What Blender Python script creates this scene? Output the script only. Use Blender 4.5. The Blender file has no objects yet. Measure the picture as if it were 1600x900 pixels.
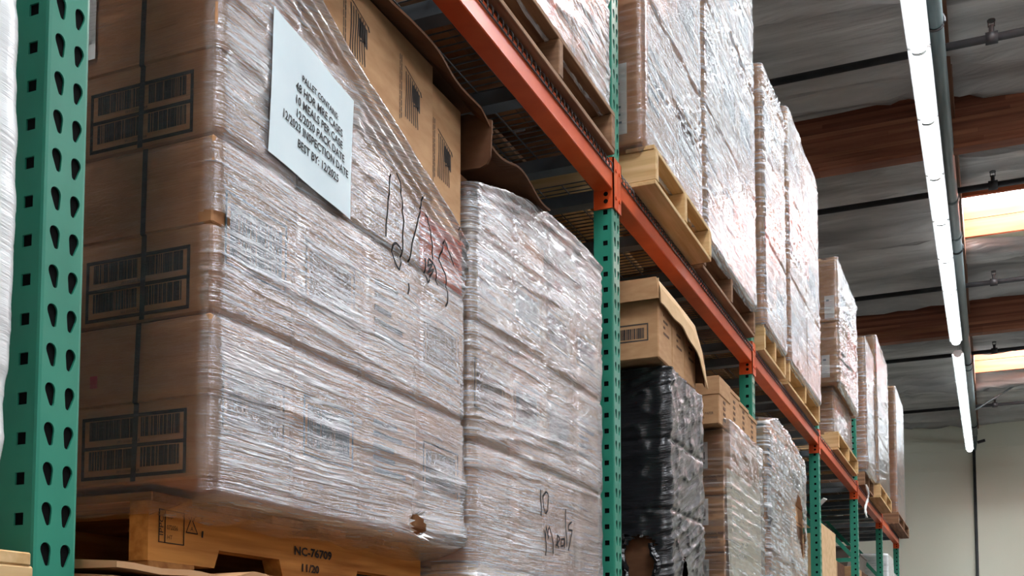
import bpy, bmesh, math, random
import numpy as np
from mathutils import Vector, Matrix
random.seed(7)
SC = bpy.context.scene
COL = SC.collection
R = math.radians

# ------------------------------------------------------------------ camera, world, exposure
cam_d = bpy.data.cameras.new('camera'); cam = bpy.data.objects.new('camera', cam_d); COL.objects.link(cam)
SC.camera = cam
F_PX, PITCH = 1750.0, R(4.0)
YAW = math.atan(758 * math.cos(PITCH) / F_PX)
cam_d.sensor_width = 36.0; cam_d.lens = F_PX / 1600 * 36.0
cam_d.shift_y = (918 - 450) / 1600
cam_d.clip_start = 0.05; cam_d.clip_end = 200
cam.location = (1.273, 0.0, 1.6); cam.rotation_euler = (R(90) + PITCH, 0, YAW)
W = bpy.data.worlds.new('world'); SC.world = W; W.use_nodes = True
W.node_tree.nodes['Background'].inputs[0].default_value = (0.75, 0.85, 1.0, 1)
W.node_tree.nodes['Background'].inputs[1].default_value = 0.3
vs = SC.view_settings
vs.view_transform = 'Standard'; vs.look = 'None'; vs.gamma = 1.0; vs.use_curve_mapping = False
vs.exposure = 1.22
LAMP = 11.5      # fluorescent lens emission
SKY = 16.0       # skylight diffuser emission

# ------------------------------------------------------------------ helpers
class MB:
    def __init__(s): s.v = []; s.f = []
    def add(s, vs_, fs):
        b = len(s.v); s.v += [tuple(p) for p in vs_]; s.f += [tuple(i + b for i in q) for q in fs]; return s
    def box(s, x0, x1, y0, y1, z0, z1):
        return s.add([(x0,y0,z0),(x1,y0,z0),(x1,y1,z0),(x0,y1,z0),(x0,y0,z1),(x1,y0,z1),(x1,y1,z1),(x0,y1,z1)],
                     [(0,3,2,1),(4,5,6,7),(0,1,5,4),(1,2,6,5),(2,3,7,6),(3,0,4,7)])
    def bar(s, a, b, w, h, up=(0,0,1)):
        a = Vector(a); b = Vector(b); d = (b-a).normalized(); u = Vector(up)
        r = d.cross(u).normalized(); u = r.cross(d).normalized()
        vv = [p + r*sx*w/2 + u*sz*h/2 for p in (a,b) for sx,sz in ((-1,-1),(1,-1),(1,1),(-1,1))]
        return s.add(vv, [(0,1,2,3),(7,6,5,4),(0,4,5,1),(1,5,6,2),(2,6,7,3),(3,7,4,0)])
    def tube(s, pts, r, n=8, caps=True):
        pts = [Vector(p) for p in pts]; rings = []
        ref = Vector((0,0,1))
        for i, p in enumerate(pts):
            d = (pts[min(i+1,len(pts)-1)] - pts[max(i-1,0)]).normalized()
            rf = ref if abs(d.dot(ref)) < .95 else Vector((1,0,0))
            a = d.cross(rf).normalized(); b = a.cross(d).normalized()
            rr = r[i] if isinstance(r, (list,tuple)) else r
            rings.append([p + (a*math.cos(k*2*math.pi/n) + b*math.sin(k*2*math.pi/n))*rr for k in range(n)])
        vv = [q for ring in rings for q in ring]; ff = []
        for i in range(len(pts)-1):
            for k in range(n):
                ff.append((i*n+k, i*n+(k+1)%n, (i+1)*n+(k+1)%n, (i+1)*n+k))
        if caps:
            ff.append(tuple(range(n))[::-1]); ff.append(tuple((len(pts)-1)*n+k for k in range(n)))
        return s.add(vv, ff)
    def prism(s, poly, axis, a, b):
        """poly in the two other axes (in xyz order), extruded along axis from a to b"""
        def mk(p, t):
            q = list(p); q.insert(axis, t); return tuple(q)
        n = len(poly)
        vv = [mk(p,a) for p in poly] + [mk(p,b) for p in poly]
        ff = [tuple(range(n))[::-1], tuple(range(n,2*n))] + [(i,(i+1)%n,n+(i+1)%n,n+i) for i in range(n)]
        return s.add(vv, ff)

WL = {}
def build(name, mb, mat, parent=None, smooth=False, bevel=0.0, loc=None):
    v = np.array(mb.v, dtype=float)
    if parent is not None:
        o = Vector(WL[parent.name])
    elif loc is not None: o = Vector(loc)
    else:
        mn, mx = v.min(0), v.max(0); o = Vector(((mn[0]+mx[0])/2, (mn[1]+mx[1])/2, mn[2]))
    me = bpy.data.meshes.new(name)
    me.from_pydata([tuple(p) for p in (v - np.array(o))], [], mb.f); me.update()
    bm = bmesh.new(); bm.from_mesh(me)
    bmesh.ops.recalc_face_normals(bm, faces=bm.faces)
    if bevel: bmesh.ops.bevel(bm, geom=list(bm.edges), offset=bevel, segments=1, affect='EDGES', profile=.5)
    bm.to_mesh(me); bm.free()
    if smooth: me.polygons.foreach_set('use_smooth', [True]*len(me.polygons))
    me.materials.append(mat)
    ob = bpy.data.objects.new(name, me); COL.objects.link(ob)
    if parent is not None: ob.parent = parent
    else: ob.location = o
    WL[ob.name] = tuple(o)
    return ob
def empty(name, loc):
    e = bpy.data.objects.new(name, None); COL.objects.link(e); e.location = loc; e.empty_display_size = .1
    WL[e.name] = tuple(loc); return e
def tag(o, label, cat, group=None, kind=None):
    o['label'] = label; o['category'] = cat
    if group: o['group'] = group
    if kind: o['kind'] = kind
    return o
def struct(o, label=None):
    o['kind'] = 'structure'
    if label: o['label'] = label
    return o
def copy_tree(o, parent=None):
    c = o.copy(); COL.objects.link(c); c.parent = parent
    for ch in o.children: copy_tree(ch, c)
    return c

_T = {}
def vn(x, y, seed=0):
    """smooth value noise 0..1, vectorised"""
    if seed not in _T: _T[seed] = np.random.RandomState(seed).rand(256, 256)
    t = _T[seed]; x = np.asarray(x, float); y = np.asarray(y, float)
    xi = np.floor(x).astype(int); yi = np.floor(y).astype(int); fx = x-xi; fy = y-yi
    fx = fx*fx*(3-2*fx); fy = fy*fy*(3-2*fy)
    a = t[xi % 256, yi % 256]; b = t[(xi+1) % 256, yi % 256]; c = t[xi % 256, (yi+1) % 256]; d = t[(xi+1) % 256, (yi+1) % 256]
    return (a*(1-fx)+b*fx)*(1-fy) + (c*(1-fx)+d*fx)*fy
def fbm(x, y, seed=0, o=3):
    s = 0; a = .5; n = 0
    for k in range(o):
        s = s + a*vn(x*2**k, y*2**k, seed+k); n += a; a *= .5
    return s/n

# ------------------------------------------------------------------ materials
def srgb(r, g, b):
    f = lambda c: (c/255/12.92) if c/255 <= .04045 else ((c/255+.055)/1.055)**2.4
    return (f(r), f(g), f(b), 1)
def mat_new(name):
    m = bpy.data.materials.new(name); m.use_nodes = True
    nt = m.node_tree; return m, nt, nt.nodes, nt.links, nt.nodes['Principled BSDF']
def noise_mat(name, c1, c2, scale=(5,5,5), rough=.7, bump=.0, bscale=None, detail=4, metallic=0, spec=.5, lo=.3, hi=.7, dist=.01):
    m, nt, N, L, P = mat_new(name)
    tc = N.new('ShaderNodeTexCoord'); mp = N.new('ShaderNodeMapping'); mp.inputs['Scale'].default_value = scale
    L.new(tc.outputs['Object'], mp.inputs[0])
    no = N.new('ShaderNodeTexNoise'); no.inputs['Scale'].default_value = 1; no.inputs['Detail'].default_value = detail
    L.new(mp.outputs[0], no.inputs['Vector'])
    cr = N.new('ShaderNodeValToRGB'); cr.color_ramp.elements[0].position = lo; cr.color_ramp.elements[1].position = hi
    cr.color_ramp.elements[0].color = c1; cr.color_ramp.elements[1].color = c2
    L.new(no.outputs['Fac'], cr.inputs[0]); L.new(cr.outputs[0], P.inputs['Base Color'])
    P.inputs['Roughness'].default_value = rough; P.inputs['Metallic'].default_value = metallic
    P.inputs['Specular IOR Level'].default_value = spec
    if bump:
        b = N.new('ShaderNodeBump'); b.inputs['Strength'].default_value = bump; b.inputs['Distance'].default_value = dist
        if bscale:
            mp2 = N.new('ShaderNodeMapping'); mp2.inputs['Scale'].default_value = bscale; L.new(tc.outputs['Object'], mp2.inputs[0])
            n2 = N.new('ShaderNodeTexNoise'); n2.inputs['Scale'].default_value = 1; n2.inputs['Detail'].default_value = 3
            L.new(mp2.outputs[0], n2.inputs['Vector']); L.new(n2.outputs['Fac'], b.inputs['Height'])
        else: L.new(no.outputs['Fac'], b.inputs['Height'])
        L.new(b.outputs[0], P.inputs['Normal'])
    return m
M = {}
M['kraft'] = noise_mat('kraft_cardboard', srgb(178,134,96), srgb(196,154,114), (14,14,40), .8, .15, (60,60,4), spec=.25, dist=.002)
M['kraft_b'] = noise_mat('brown_cardboard', srgb(188,134,94), srgb(204,152,110), (14,14,40), .8, .15, (60,60,4), spec=.25, dist=.002)
M['kraft_dark'] = noise_mat('darkened_cardboard', srgb(86,56,38), srgb(104,70,48), (10,10,30), .85, .1, spec=.2)  # the shade under the caps is put into this darker brown
M['kraft_pale'] = noise_mat('pale_cardboard', srgb(206,168,124), srgb(222,186,144), (10,10,20), .8, .1, spec=.25)
M['green'] = noise_mat('green_enamel', srgb(38,126,104), srgb(52,144,120), (6,6,3), .32, .06, (40,40,40), dist=.003)
M['orange'] = noise_mat('orange_enamel', srgb(218,82,32), srgb(232,100,48), (9,9,9), .38, .06, (40,40,40), dist=.003)
M['galv'] = noise_mat('galvanised_steel', srgb(120,126,130), srgb(165,170,172), (30,30,30), .4, metallic=.7)
M['wire'] = noise_mat('dull_wire', srgb(84,86,88), srgb(110,112,114), (30,30,30), .5, metallic=.5)
M['channel'] = noise_mat('deck_channel_steel', srgb(96,104,112), srgb(120,128,134), (8,8,8), .45, metallic=.4)
def wood(name, c1, c2, sc, bump=.25, rough=.75):
    return noise_mat(name, c1, c2, sc, rough, bump, detail=6, spec=.25, lo=.32, hi=.68, dist=.004)
M['wood_y'] = wood('pallet_pine_along', srgb(196,156,104), srgb(222,188,140), (40,2.5,40))
M['wood_x'] = wood('pallet_pine_across', srgb(196,156,104), srgb(222,188,140), (2.5,40,40))
M['old_y'] = wood('old_pallet_along', srgb(168,108,52), srgb(206,146,78), (50,3,50))
M['old_x'] = wood('old_pallet_across', srgb(150,98,54), srgb(186,132,76), (3,50,50))
M['grey_y'] = wood('grey_pallet_along', srgb(120,88,66), srgb(164,126,96), (40,2.5,40))
M['grey_x'] = wood('grey_pallet_across', srgb(120,88,66), srgb(164,126,96), (2.5,40,40))
M['glulam'] = wood('red_brown_timber', srgb(122,72,55), srgb(168,108,82), (.9,9,22), .1, .6)
M['glulam_b'] = wood('dark_red_timber', srgb(108,62,48), srgb(146,90,68), (.7,9,30), .1, .6)
M['glulam_c'] = wood('light_red_timber', srgb(140,86,64), srgb(184,122,92), (.8,9,26), .1, .6)
M['purlin'] = wood('purlin_timber', srgb(108,72,56), srgb(140,98,74), (9,.9,22), .1, .6)
M['curb'] = wood('skylight_curb_timber', srgb(158,78,48), srgb(182,98,64), (1.2,9,16), .1, .7)
M['pipe_black'] = noise_mat('black_pipe', srgb(38,38,40), srgb(56,56,58), (6,6,6), .5)
M['pipe_green'] = noise_mat('grey_green_pipe', srgb(74,92,94), srgb(112,124,124), (14,1.5,14), .45, lo=.35, hi=.75)
M['insul'] = noise_mat('vinyl_insulation_painted_folds', srgb(150,148,146), srgb(226,224,220), (.5,4.2,1), .38, .5, (1.2,11,2), spec=.5, dist=.08, detail=5)  # light and dark bands imitate fold shading in the colour
M['flash'] = noise_mat('white_flashing', srgb(196,194,190), srgb(220,220,216), (3,3,3), .5)
M['wall'] = noise_mat('cream_painted_wall', srgb(236,234,214), srgb(243,241,224), (.5,.5,.35), .75, .04, (6,6,6))
M['wall_grey'] = noise_mat('greyed_unseen_wall', srgb(120,118,112), srgb(132,130,124), (.5,.5,.35), .75)  # unseen right wall, greyed to cut bounce light under the decks
M['wall_dark'] = noise_mat('darkened_unseen_wall', srgb(78,76,74), srgb(92,90,86), (2,2,4), .85)  # unseen left wall, darkened to keep bounce light out of the racks
M['floor'] = noise_mat('sealed_concrete', srgb(56,55,54), srgb(72,71,69), (.6,.6,1), .5, .03, (5,5,5))
M['paper'] = noise_mat('white_paper', srgb(212,226,232), srgb(222,234,238), (6,6,6), .6)
M['label'] = noise_mat('label_white', srgb(226,226,224), srgb(240,240,238), (6,6,6), .5)
M['ink'] = noise_mat('black_ink', srgb(36,34,36), srgb(52,48,48), (30,30,30), .6, spec=.2)
M['ink_soft'] = noise_mat('grey_ink', srgb(62,56,54), srgb(84,76,72), (30,30,30), .7, spec=.2)
M['ink_brown'] = noise_mat('faded_brown_ink', srgb(92,68,54), srgb(120,90,70), (30,30,30), .7, spec=.2)
M['ink_blue'] = noise_mat('blue_grey_print', srgb(88,104,116), srgb(120,136,146), (30,30,30), .7, spec=.2)
M['strap'] = noise_mat('black_strap', srgb(34,38,44), srgb(46,50,56), (20,20,20), .5)
M['red'] = noise_mat('red_sticker', srgb(190,34,60), srgb(206,48,72), (20,20,20), .5)
M['oran_label'] = noise_mat('orange_sticker', srgb(240,96,48), srgb(246,120,72), (10,10,10), .6)
M['black'] = noise_mat('hole_shade_black', srgb(10,10,10), srgb(16,16,16), (5,5,5), .9, spec=.1)
M['white_metal'] = noise_mat('white_enamel', srgb(215,216,214), srgb(226,226,226), (5,5,5), .4)
M['cream'] = noise_mat('cream_sheet', srgb(232,224,202), srgb(240,232,212), (5,5,5), .55, .2, (10,10,3), dist=.01)
M['grey_box'] = noise_mat('grey_brown_plastic', srgb(86,76,72), srgb(104,92,86), (5,5,5), .5)
def emis(name, col, s):
    m = bpy.data.materials.new(name); m.use_nodes = True; N = m.node_tree.nodes; N.clear()
    e = N.new('ShaderNodeEmission'); e.inputs[0].default_value = col; e.inputs[1].default_value = s
    o = N.new('ShaderNodeOutputMaterial'); m.node_tree.links.new(e.outputs[0], o.inputs[0]); return m
M['lamp'] = emis('lit_fluorescent_lens', (.90, .97, 1, 1), LAMP)
M['skylight'] = emis('daylit_diffuser', (.88, .95, 1, 1), SKY)

def film_mat(name, base=(.86,.85,.87,1), rough=.2, bump=.5, gain=1.0, shear=0.0, fine=1.0, spec=.6, run=1.0, veil=(.55,1.15), pleat_glint=1.5):
    m, nt, N, L, P = mat_new(name)
    out = N['Material Output']
    tc = N.new('ShaderNodeTexCoord')
    # warp the height coordinate so that the pulled streaks wander
    w = N.new('ShaderNodeTexNoise'); w.inputs['Scale'].default_value = 2.2; w.inputs['Detail'].default_value = 2
    L.new(tc.outputs['Object'], w.inputs['Vector'])
    sep = N.new('ShaderNodeSeparateXYZ'); L.new(tc.outputs['Object'], sep.inputs[0])
    ma = N.new('ShaderNodeMath'); ma.operation = 'MULTIPLY_ADD'; L.new(w.outputs['Fac'], ma.inputs[0]); ma.inputs[1].default_value = .035
    L.new(sep.outputs['Z'], ma.inputs[2])
    sh = N.new('ShaderNodeMath'); sh.operation = 'MULTIPLY_ADD'; L.new(sep.outputs['Y'], sh.inputs[0]); sh.inputs[1].default_value = shear
    L.new(ma.outputs[0], sh.inputs[2])
    cmb = N.new('ShaderNodeCombineXYZ')
    L.new(sep.outputs['X'], cmb.inputs[0]); L.new(sep.outputs['Y'], cmb.inputs[1]); L.new(sh.outputs[0], cmb.inputs[2])
    def streak(sc, det):
        mp = N.new('ShaderNodeMapping'); mp.inputs['Scale'].default_value = sc; L.new(cmb.outputs[0], mp.inputs[0])
        n = N.new('ShaderNodeTexNoise'); n.inputs['Scale'].default_value = 1; n.inputs['Detail'].default_value = det
        n.inputs['Roughness'].default_value = .65
        L.new(mp.outputs[0], n.inputs['Vector']); return n.outputs['Fac']
    s1 = streak((4*run,4*run,130*fine), 4); s2 = streak((1.2*run,1.2*run,18), 3); s3 = streak((13*run,13*run,210*fine), 3)
    def rng(src, lo, hi, o0, o1):
        r_ = N.new('ShaderNodeMapRange'); r_.inputs[1].default_value = lo; r_.inputs[2].default_value = hi
        r_.inputs[3].default_value = o0; r_.inputs[4].default_value = o1; L.new(src, r_.inputs[0]); return r_.outputs[0]
    def add(p, q):
        m_ = N.new('ShaderNodeMath'); m_.operation = 'ADD'; L.new(p, m_.inputs[0]); L.new(q, m_.inputs[1]); return m_.outputs[0]
    # a faint even veil, drifting bands, and thin pale streaks for pleats and painted glints
    tot = add(add(rng(s2, .35, .65, *veil), rng(s1, .50, .68, 0, pleat_glint)), rng(s3, .55, .72, 0, pleat_glint*.85))
    at = N.new('ShaderNodeAttribute'); at.attribute_name = 'haze'
    fac = N.new('ShaderNodeMath'); fac.operation = 'MULTIPLY'; fac.use_clamp = True
    L.new(tot, fac.inputs[0]); L.new(at.outputs['Fac'], fac.inputs[1])
    h1 = N.new('ShaderNodeMath'); h1.operation = 'MULTIPLY_ADD'; L.new(s1, h1.inputs[0]); h1.inputs[1].default_value = 1.0; L.new(s2, h1.inputs[2])
    h2 = N.new('ShaderNodeMath'); h2.operation = 'MULTIPLY_ADD'; L.new(s3, h2.inputs[0]); h2.inputs[1].default_value = .7; L.new(h1.outputs[0], h2.inputs[2])
    b = N.new('ShaderNodeBump'); b.inputs['Strength'].default_value = bump; b.inputs['Distance'].default_value = .006
    L.new(h2.outputs[0], b.inputs['Height'])
    P.inputs['Base Color'].default_value = base; P.inputs['Roughness'].default_value = rough
    P.inputs['Specular IOR Level'].default_value = spec
    L.new(b.outputs[0], P.inputs['Normal'])
    gl = N.new('ShaderNodeBsdfGlossy'); gl.inputs['Roughness'].default_value = rough*.6; L.new(b.outputs[0], gl.inputs['Normal'])
    gl.inputs['Color'].default_value = (.95,.95,.97,1)
    tr = N.new('ShaderNodeBsdfTransparent'); tr.inputs[0].default_value = (.97,.965,.965,1)
    m1 = N.new('ShaderNodeMixShader'); L.new(fac.outputs[0], m1.inputs[0]); L.new(tr.outputs[0], m1.inputs[1]); L.new(P.outputs[0], m1.inputs[2])
    fr = N.new('ShaderNodeFresnel'); fr.inputs[0].default_value = 1.5; L.new(b.outputs[0], fr.inputs['Normal'])
    fg = N.new('ShaderNodeMath'); fg.operation = 'MULTIPLY'; fg.use_clamp = True; L.new(fr.outputs[0], fg.inputs[0]); fg.inputs[1].default_value = gain
    m2 = N.new('ShaderNodeMixShader'); L.new(fg.outputs[0], m2.inputs[0]); L.new(m1.outputs[0], m2.inputs[1]); L.new(gl.outputs[0], m2.inputs[2])
    L.new(m2.outputs[0], out.inputs[0]); return m
M['film'] = film_mat('clear_stretch_film', base=(.80,.81,.84,1), rough=.17, bump=.8, gain=1.3)
M['film_up'] = film_mat('shiny_stretch_film', base=(.82,.84,.87,1), rough=.13, bump=.8, gain=.9, shear=.05, fine=.36, run=.5, veil=(.1,1.1), pleat_glint=3.4)
M['film_white'] = film_mat('white_stretch_film', base=(.84,.85,.86,1), rough=.3, bump=.25)
M['film_black'] = film_mat('black_stretch_film', base=(.012,.012,.014,1), rough=.24, bump=.8, gain=.55, spec=.3, shear=-.4, fine=.5)

# ------------------------------------------------------------------ text and ink on a face
class Face:
    """a flat frame: origin o, unit axes a (right) and b (up), n outwards"""
    def __init__(s, o, a, b): s.o = Vector(o); s.a = Vector(a); s.b = Vector(b); s.n = s.a.cross(s.b)
    def p(s, x, y, h=.0008): return s.o + s.a*x + s.b*y + s.n*h
    def rect(s, mb, x0, x1, y0, y1, h=.0008):
        mb.add([s.p(x0,y0,h), s.p(x1,y0,h), s.p(x1,y1,h), s.p(x0,y1,h), s.p(x0,y0,0), s.p(x1,y0,0), s.p(x1,y1,0), s.p(x0,y1,0)],
               [(0,1,2,3),(0,4,5,1),(1,5,6,2),(2,6,7,3),(3,7,4,0)])
    def line(s, mb, pts, w, h=.0008):
        for (x0,y0),(x1,y1) in zip(pts[:-1], pts[1:]):
            dx, dy = x1-x0, y1-y0; l = math.hypot(dx,dy) or 1; nx, ny = -dy/l*w/2, dx/l*w/2; ex, ey = dx/l*w*.3, dy/l*w*.3
            mb.add([s.p(x0+nx-ex,y0+ny-ey,h), s.p(x0-nx-ex,y0-ny-ey,h), s.p(x1-nx+ex,y1-ny+ey,h), s.p(x1+nx+ex,y1+ny+ey,h)], [(0,1,2,3)])
    def frame(s, mb, x0, x1, y0, y1, w):
        s.rect(mb,x0,x1,y0,y0+w); s.rect(mb,x0,x1,y1-w,y1); s.rect(mb,x0,x0+w,y0+w,y1-w); s.rect(mb,x1-w,x1,y0+w,y1-w)
    def bars(s, mb, x0, x1, y0, y1, rnd, m=.0022):
        x = x0
        while x < x1:
            w = rnd.choice((.5,1,1.5,2.2))*m; s.rect(mb, x, min(x+w,x1), y0, y1); x += w + rnd.choice((.35,.5,1))*m
    def text(s, mb, txt, x, y, size, sx=1.0, align='CENTER', h=.001, rot=0, shear=0, bold=0, warp=None):
        cu = bpy.data.curves.new('t','FONT'); cu.body = txt; cu.size = size; cu.align_x = align; cu.resolution_u = 2; cu.offset = bold
        ob = bpy.data.objects.new('t', cu); COL.objects.link(ob); dg = bpy.context.evaluated_depsgraph_get()
        me = bpy.data.meshes.new_from_object(ob.evaluated_get(dg))
        c, q = math.cos(rot), math.sin(rot); vv = []
        for v in me.vertices:
            a, b = v.co.x*sx, v.co.y; a, b = a*c-b*q, a*q+b*c
            a, b = x+a, y+b+shear*a
            vv.append(warp(a,b,h) if warp else s.p(a,b,h))
        mb.add(vv, [tuple(f.vertices) for f in me.polygons])
        bpy.data.objects.remove(ob); bpy.data.curves.remove(cu); bpy.data.meshes.remove(me)
def front(x, y, z): return Face((x,y,z), (0,1,0), (0,0,1))          # faces the aisle (+X)
def near(x, y, z): return Face((x,y,z), (1,0,0), (0,0,1))           # faces the camera end (-Y)

# ------------------------------------------------------------------ THE ROOM
ZC = 7.6
XL, XR, YN, YF = -2.45, 15.0, -9.0, 28.5
SKYL = [(x, y0, y1) for y0, y1 in ((-6.1,-4.7),(0.9,2.3),(7.9,9.3),(14.88,16.27),(22.55,24.05)) for x in (0.98, 9.2)]  # wells repeat out of view; rearmost pair added to light end faces
SKY_W = 2.5
mb = MB().box(XL-.2, XR+.2, YN-.2, YF+.2, -.2, 0); struct(build('floor', mb, M['floor']))
struct(build('wall_back', MB().box(XL-.2,XR+.2,YF,YF+.2,0,ZC+.5), M['wall']))
struct(build('wall_left', MB().box(XL-.2,XL,YN,YF,0,ZC+.5), M['wall_dark']))
struct(build('wall_right', MB().box(XR,XR+.2,YN,YF,0,ZC+.5), M['wall_grey']))
struct(build('wall_front', MB().box(XL-.2,XR+.2,YN-.2,YN,0,ZC+.5), M['wall']))
# the insulation blanket: sagging folds across the building, with the skylight wells cut out
dx, dy = .22, .055
nx = int((XR-XL)/dx)+1; ny = int((YF-YN)/dy)+1
xs = np.linspace(XL, XR, nx); ys = np.linspace(YN, YF, ny)
GX, GY = np.meshgrid(xs, ys, indexing='ij')
wob = GY*1.35 + .9*(fbm(GX*.35, GY*.25, 11)-.5)*2
fold = np.abs((vn(GX*.10, wob*1.15, 12)-.5)*2)
GZ = ZC - .02 - .20*(1-fold)**3 - .10*fbm(GX*.3, GY*1.3, 15) - .11*(1-np.abs(vn(GX*.3, wob*2.3, 19)-.5)*2)**5 - .03*(1-np.abs(vn(GX*.6, wob*4.1, 23)-.5)*2)**5
mb = MB(); mb.v = [tuple(p) for p in np.stack([GX,GY,GZ], -1).reshape(-1,3)]
def inwell(x, y): return any(sx-.02 < x < sx+SKY_W+.02 and y0-.02 < y < y1+.02 for sx,y0,y1 in SKYL)
for i in range(nx-1):
    for j in range(ny-1):
        if not inwell(xs[i]+dx/2, ys[j]+dy/2): mb.f.append((i*ny+j, (i+1)*ny+j, (i+1)*ny+j+1, i*ny+j+1))
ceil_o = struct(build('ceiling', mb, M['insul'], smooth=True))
struct(build('ceiling_roof_deck', MB().box(XL-.2,XR+.2,YN-.2,YF+.2,ZC+.46,ZC+.5), M['wall']))
for i, (sx, y0, y1) in enumerate(SKYL):
    sxl, sxr = sx, sx+SKY_W
    e = empty('window_%d' % (i+1), ((sxl+sxr)/2, (y0+y1)/2, ZC)); struct(e, 'daylit skylight well with a timber curb')
    zb, zm, zt = ZC-.12, ZC+.13, ZC+.34
    for nm, (a,b,c,d) in (('curb', (sxl-.09,sxr+.09,y1,y1+.06)), ('curb', (sxl-.09,sxr+.09,y0-.06,y0)), ('curb', (sxl-.09,sxl,y0,y1)), ('curb', (sxr,sxr+.09,y0,y1))):
        build(nm, MB().box(a,b,c,d,zb,zm-.012), M['curb'], e)
        build('curb_upper', MB().box(a,b,c+.012,d+.012,zm,zt), M['curb'], e)
    build('diffuser', MB().box(sxl-.05,sxr+.05,y0-.05,y1+.05,zt,zt+.03), M['skylight'], e)
# glulam girders across the building
for i, y in enumerate((-1.95, 5.05, 12.05, 19.04, 26.1)):
    if i == 4: continue
    o = build('trim_%d' % (i+1), MB().box(XL, XR, y+.006, y+.164, 6.906, ZC-.05), M['glulam_b']); struct(o, 'deep red-brown laminated timber girder across the roof')
    nl = 14; hl = (ZC-.05-6.9)/nl; rg = random.Random(i+40)
    for q in range(nl):
        dz = rg.uniform(-.0025, .0025); cut = rg.uniform(-.4, 1.9)
        for (xa, xb) in ((XL, cut-.0015), (cut+.0015, XR)):
            build('lamination', MB().box(xa, xb, y+dz, y+.17-dz, 6.9+q*hl+.001, 6.9+(q+1)*hl-.001), M[rg.choice(['glulam','glulam','glulam_b','glulam_c'])], o)
    k = build('flashing_strip', MB().tube([(x, y-.03, ZC-.07+.012*math.sin(x*3.1)) for x in np.linspace(XL, XR, 40)], .035, 8), M['flash'], o, smooth=True)
o = build('trim_6', MB().box(XL, XR, YF-.12, YF-.0, ZC-.16, ZC-.02), M['flash'], bevel=.01); struct(o, 'white strip where the roof meets the back wall')
o = build('trim_7', MB().box(.975, 1.03, YN, YF, 7.22, ZC-.03), M['purlin']); struct(o, 'timber purlin running along the roof beside the pipe')
o = build('trim_8', MB().box(XL, XR, YF-.012, YF, 6.74, 6.765), M['wall']); struct(o, 'thin joint line along the back wall')

# sprinkler pipes
def pipe_run(name, label, pts, r, mat, couplings=()):
    o = build(name, MB().tube(pts, r, 16), mat, smooth=True)
    for c0, c1, rr in couplings: build('coupling', MB().tube([c0,c1], rr, 16), mat, o, smooth=True)
    return tag(o, label, 'pipe')
mp = pipe_run('sprinkler_main', 'thick grey-green sprinkler main running along the roof beside the lights',
         [(.945,-6,6.93),(.945,27.6,6.93)], .068, M['pipe_green'],
         [((.945,y,6.93),(.945,y+.09,6.93),.078) for y in (9.0,13.4,14.6,21.3)])
for y in (3.4, 9.6, 15.1, 20.9, 26.5):
    build('hanger', MB().tube([(.945+.078*math.sin(a), y, 6.93-.078*math.cos(a)) for a in np.linspace(-2.6,2.6,14)], .012, 6), M['pipe_black'], mp)
    build('hanger_rod', MB().tube([(.945,y,7.0),(.945,y,7.6)], .008, 6), M['pipe_black'], mp)
nth = ['nearest','second','third','fourth','farthest']
for i, y in enumerate((10.18, 13.41, 16.89, 20.66, 25.0)):
    z = 7.0
    cps = [((xc-.05,y,z),(xc+.05,y,z),.052) for xc in (1.38,4.4,-1.7)]
    o = pipe_run('sprinkler_branch', '%s black sprinkler branch pipe crossing under the roof' % nth[i], [(XL,y,z),(XR,y,z)], .034, M['pipe_black'], cps)
    o['group'] = 'black sprinkler branch pipes'
    for xc in (1.38, 4.4, -1.7):
        h = build('sprinkler_head', MB().tube([(xc,y,z+.03),(xc,y,z+.11)], .022, 8), M['pipe_black'], o)
        build('deflector', MB().tube([(xc,y,z+.15),(xc,y,z+.16)], .035, 10).bar((xc-.025,y,z+.1),(xc-.025,y,z+.155),.008,.008,(0,1,0)).bar((xc+.025,y,z+.1),(xc+.025,y,z+.155),.008,.008,(0,1,0)), M['pipe_black'], h)
tag(build('sway_brace', MB().tube([(.98,24.8,6.87),(2.2,24.8,7.57)], .02, 8), M['galv'], smooth=True), 'slanting steel brace from the pipe end up to the roof', 'brace')
wp = build('wall_conduit', MB().tube([(.91,YF-.07,0),(.91,YF-.07,6.72)], .035, 10), M['pipe_black'], smooth=True); tag(wp, 'dark vertical drain pipe down the cream back wall', 'pipe')
el = build('elbow', MB().tube([(.91,YF-.07,6.7),(.93,YF-.12,6.84),(.945,YF-.35,6.92),(.945,27.62,6.93)], .05, 10), M['pipe_green'], wp, smooth=True)
build('coupling', MB().tube([(.99,YF-.15,6.86),(1.16,YF-.15,6.9)], .035, 8), M['pipe_black'], wp)

# the fluorescent row over the aisle, and unseen rows added beside it to light the loads
def strip_light(name, label, group, x, y0, z, L=1.19):
    e = empty(name, (x, y0+L/2, z)); tag(e, label, 'light', group)
    hs = MB().prism([(x-.085,z+.05),(x-.04,z+.1),(x+.04,z+.1),(x+.085,z+.05),(x+.07,z+.045),(x-.07,z+.045)], 1, y0, y0+L)
    build('housing', hs, M['white_metal'], e)
    arc = [(x+.058*math.sin(a), z+.045-.05*math.cos(a)) for a in np.linspace(-1.57,1.57,11)]
    build('lens', MB().prism(arc, 1, y0+.012, y0+L-.012), M['lamp'], e, smooth=False)
    for yy in (y0, y0+L-.012):
        build('end_cap', MB().prism([(x-.062,z+.05),(x-.05,z+.005),(x-.02,z-.01),(x+.02,z-.01),(x+.05,z+.005),(x+.062,z+.05)], 1, yy, yy+.012), M['white_metal'], e)
    for yy in (y0+.2, y0+L-.2):
        build('hanger_wire', MB().tube([(x,yy,z+.1),(x,yy,ZC)], .003, 5), M['galv'], e)
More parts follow.
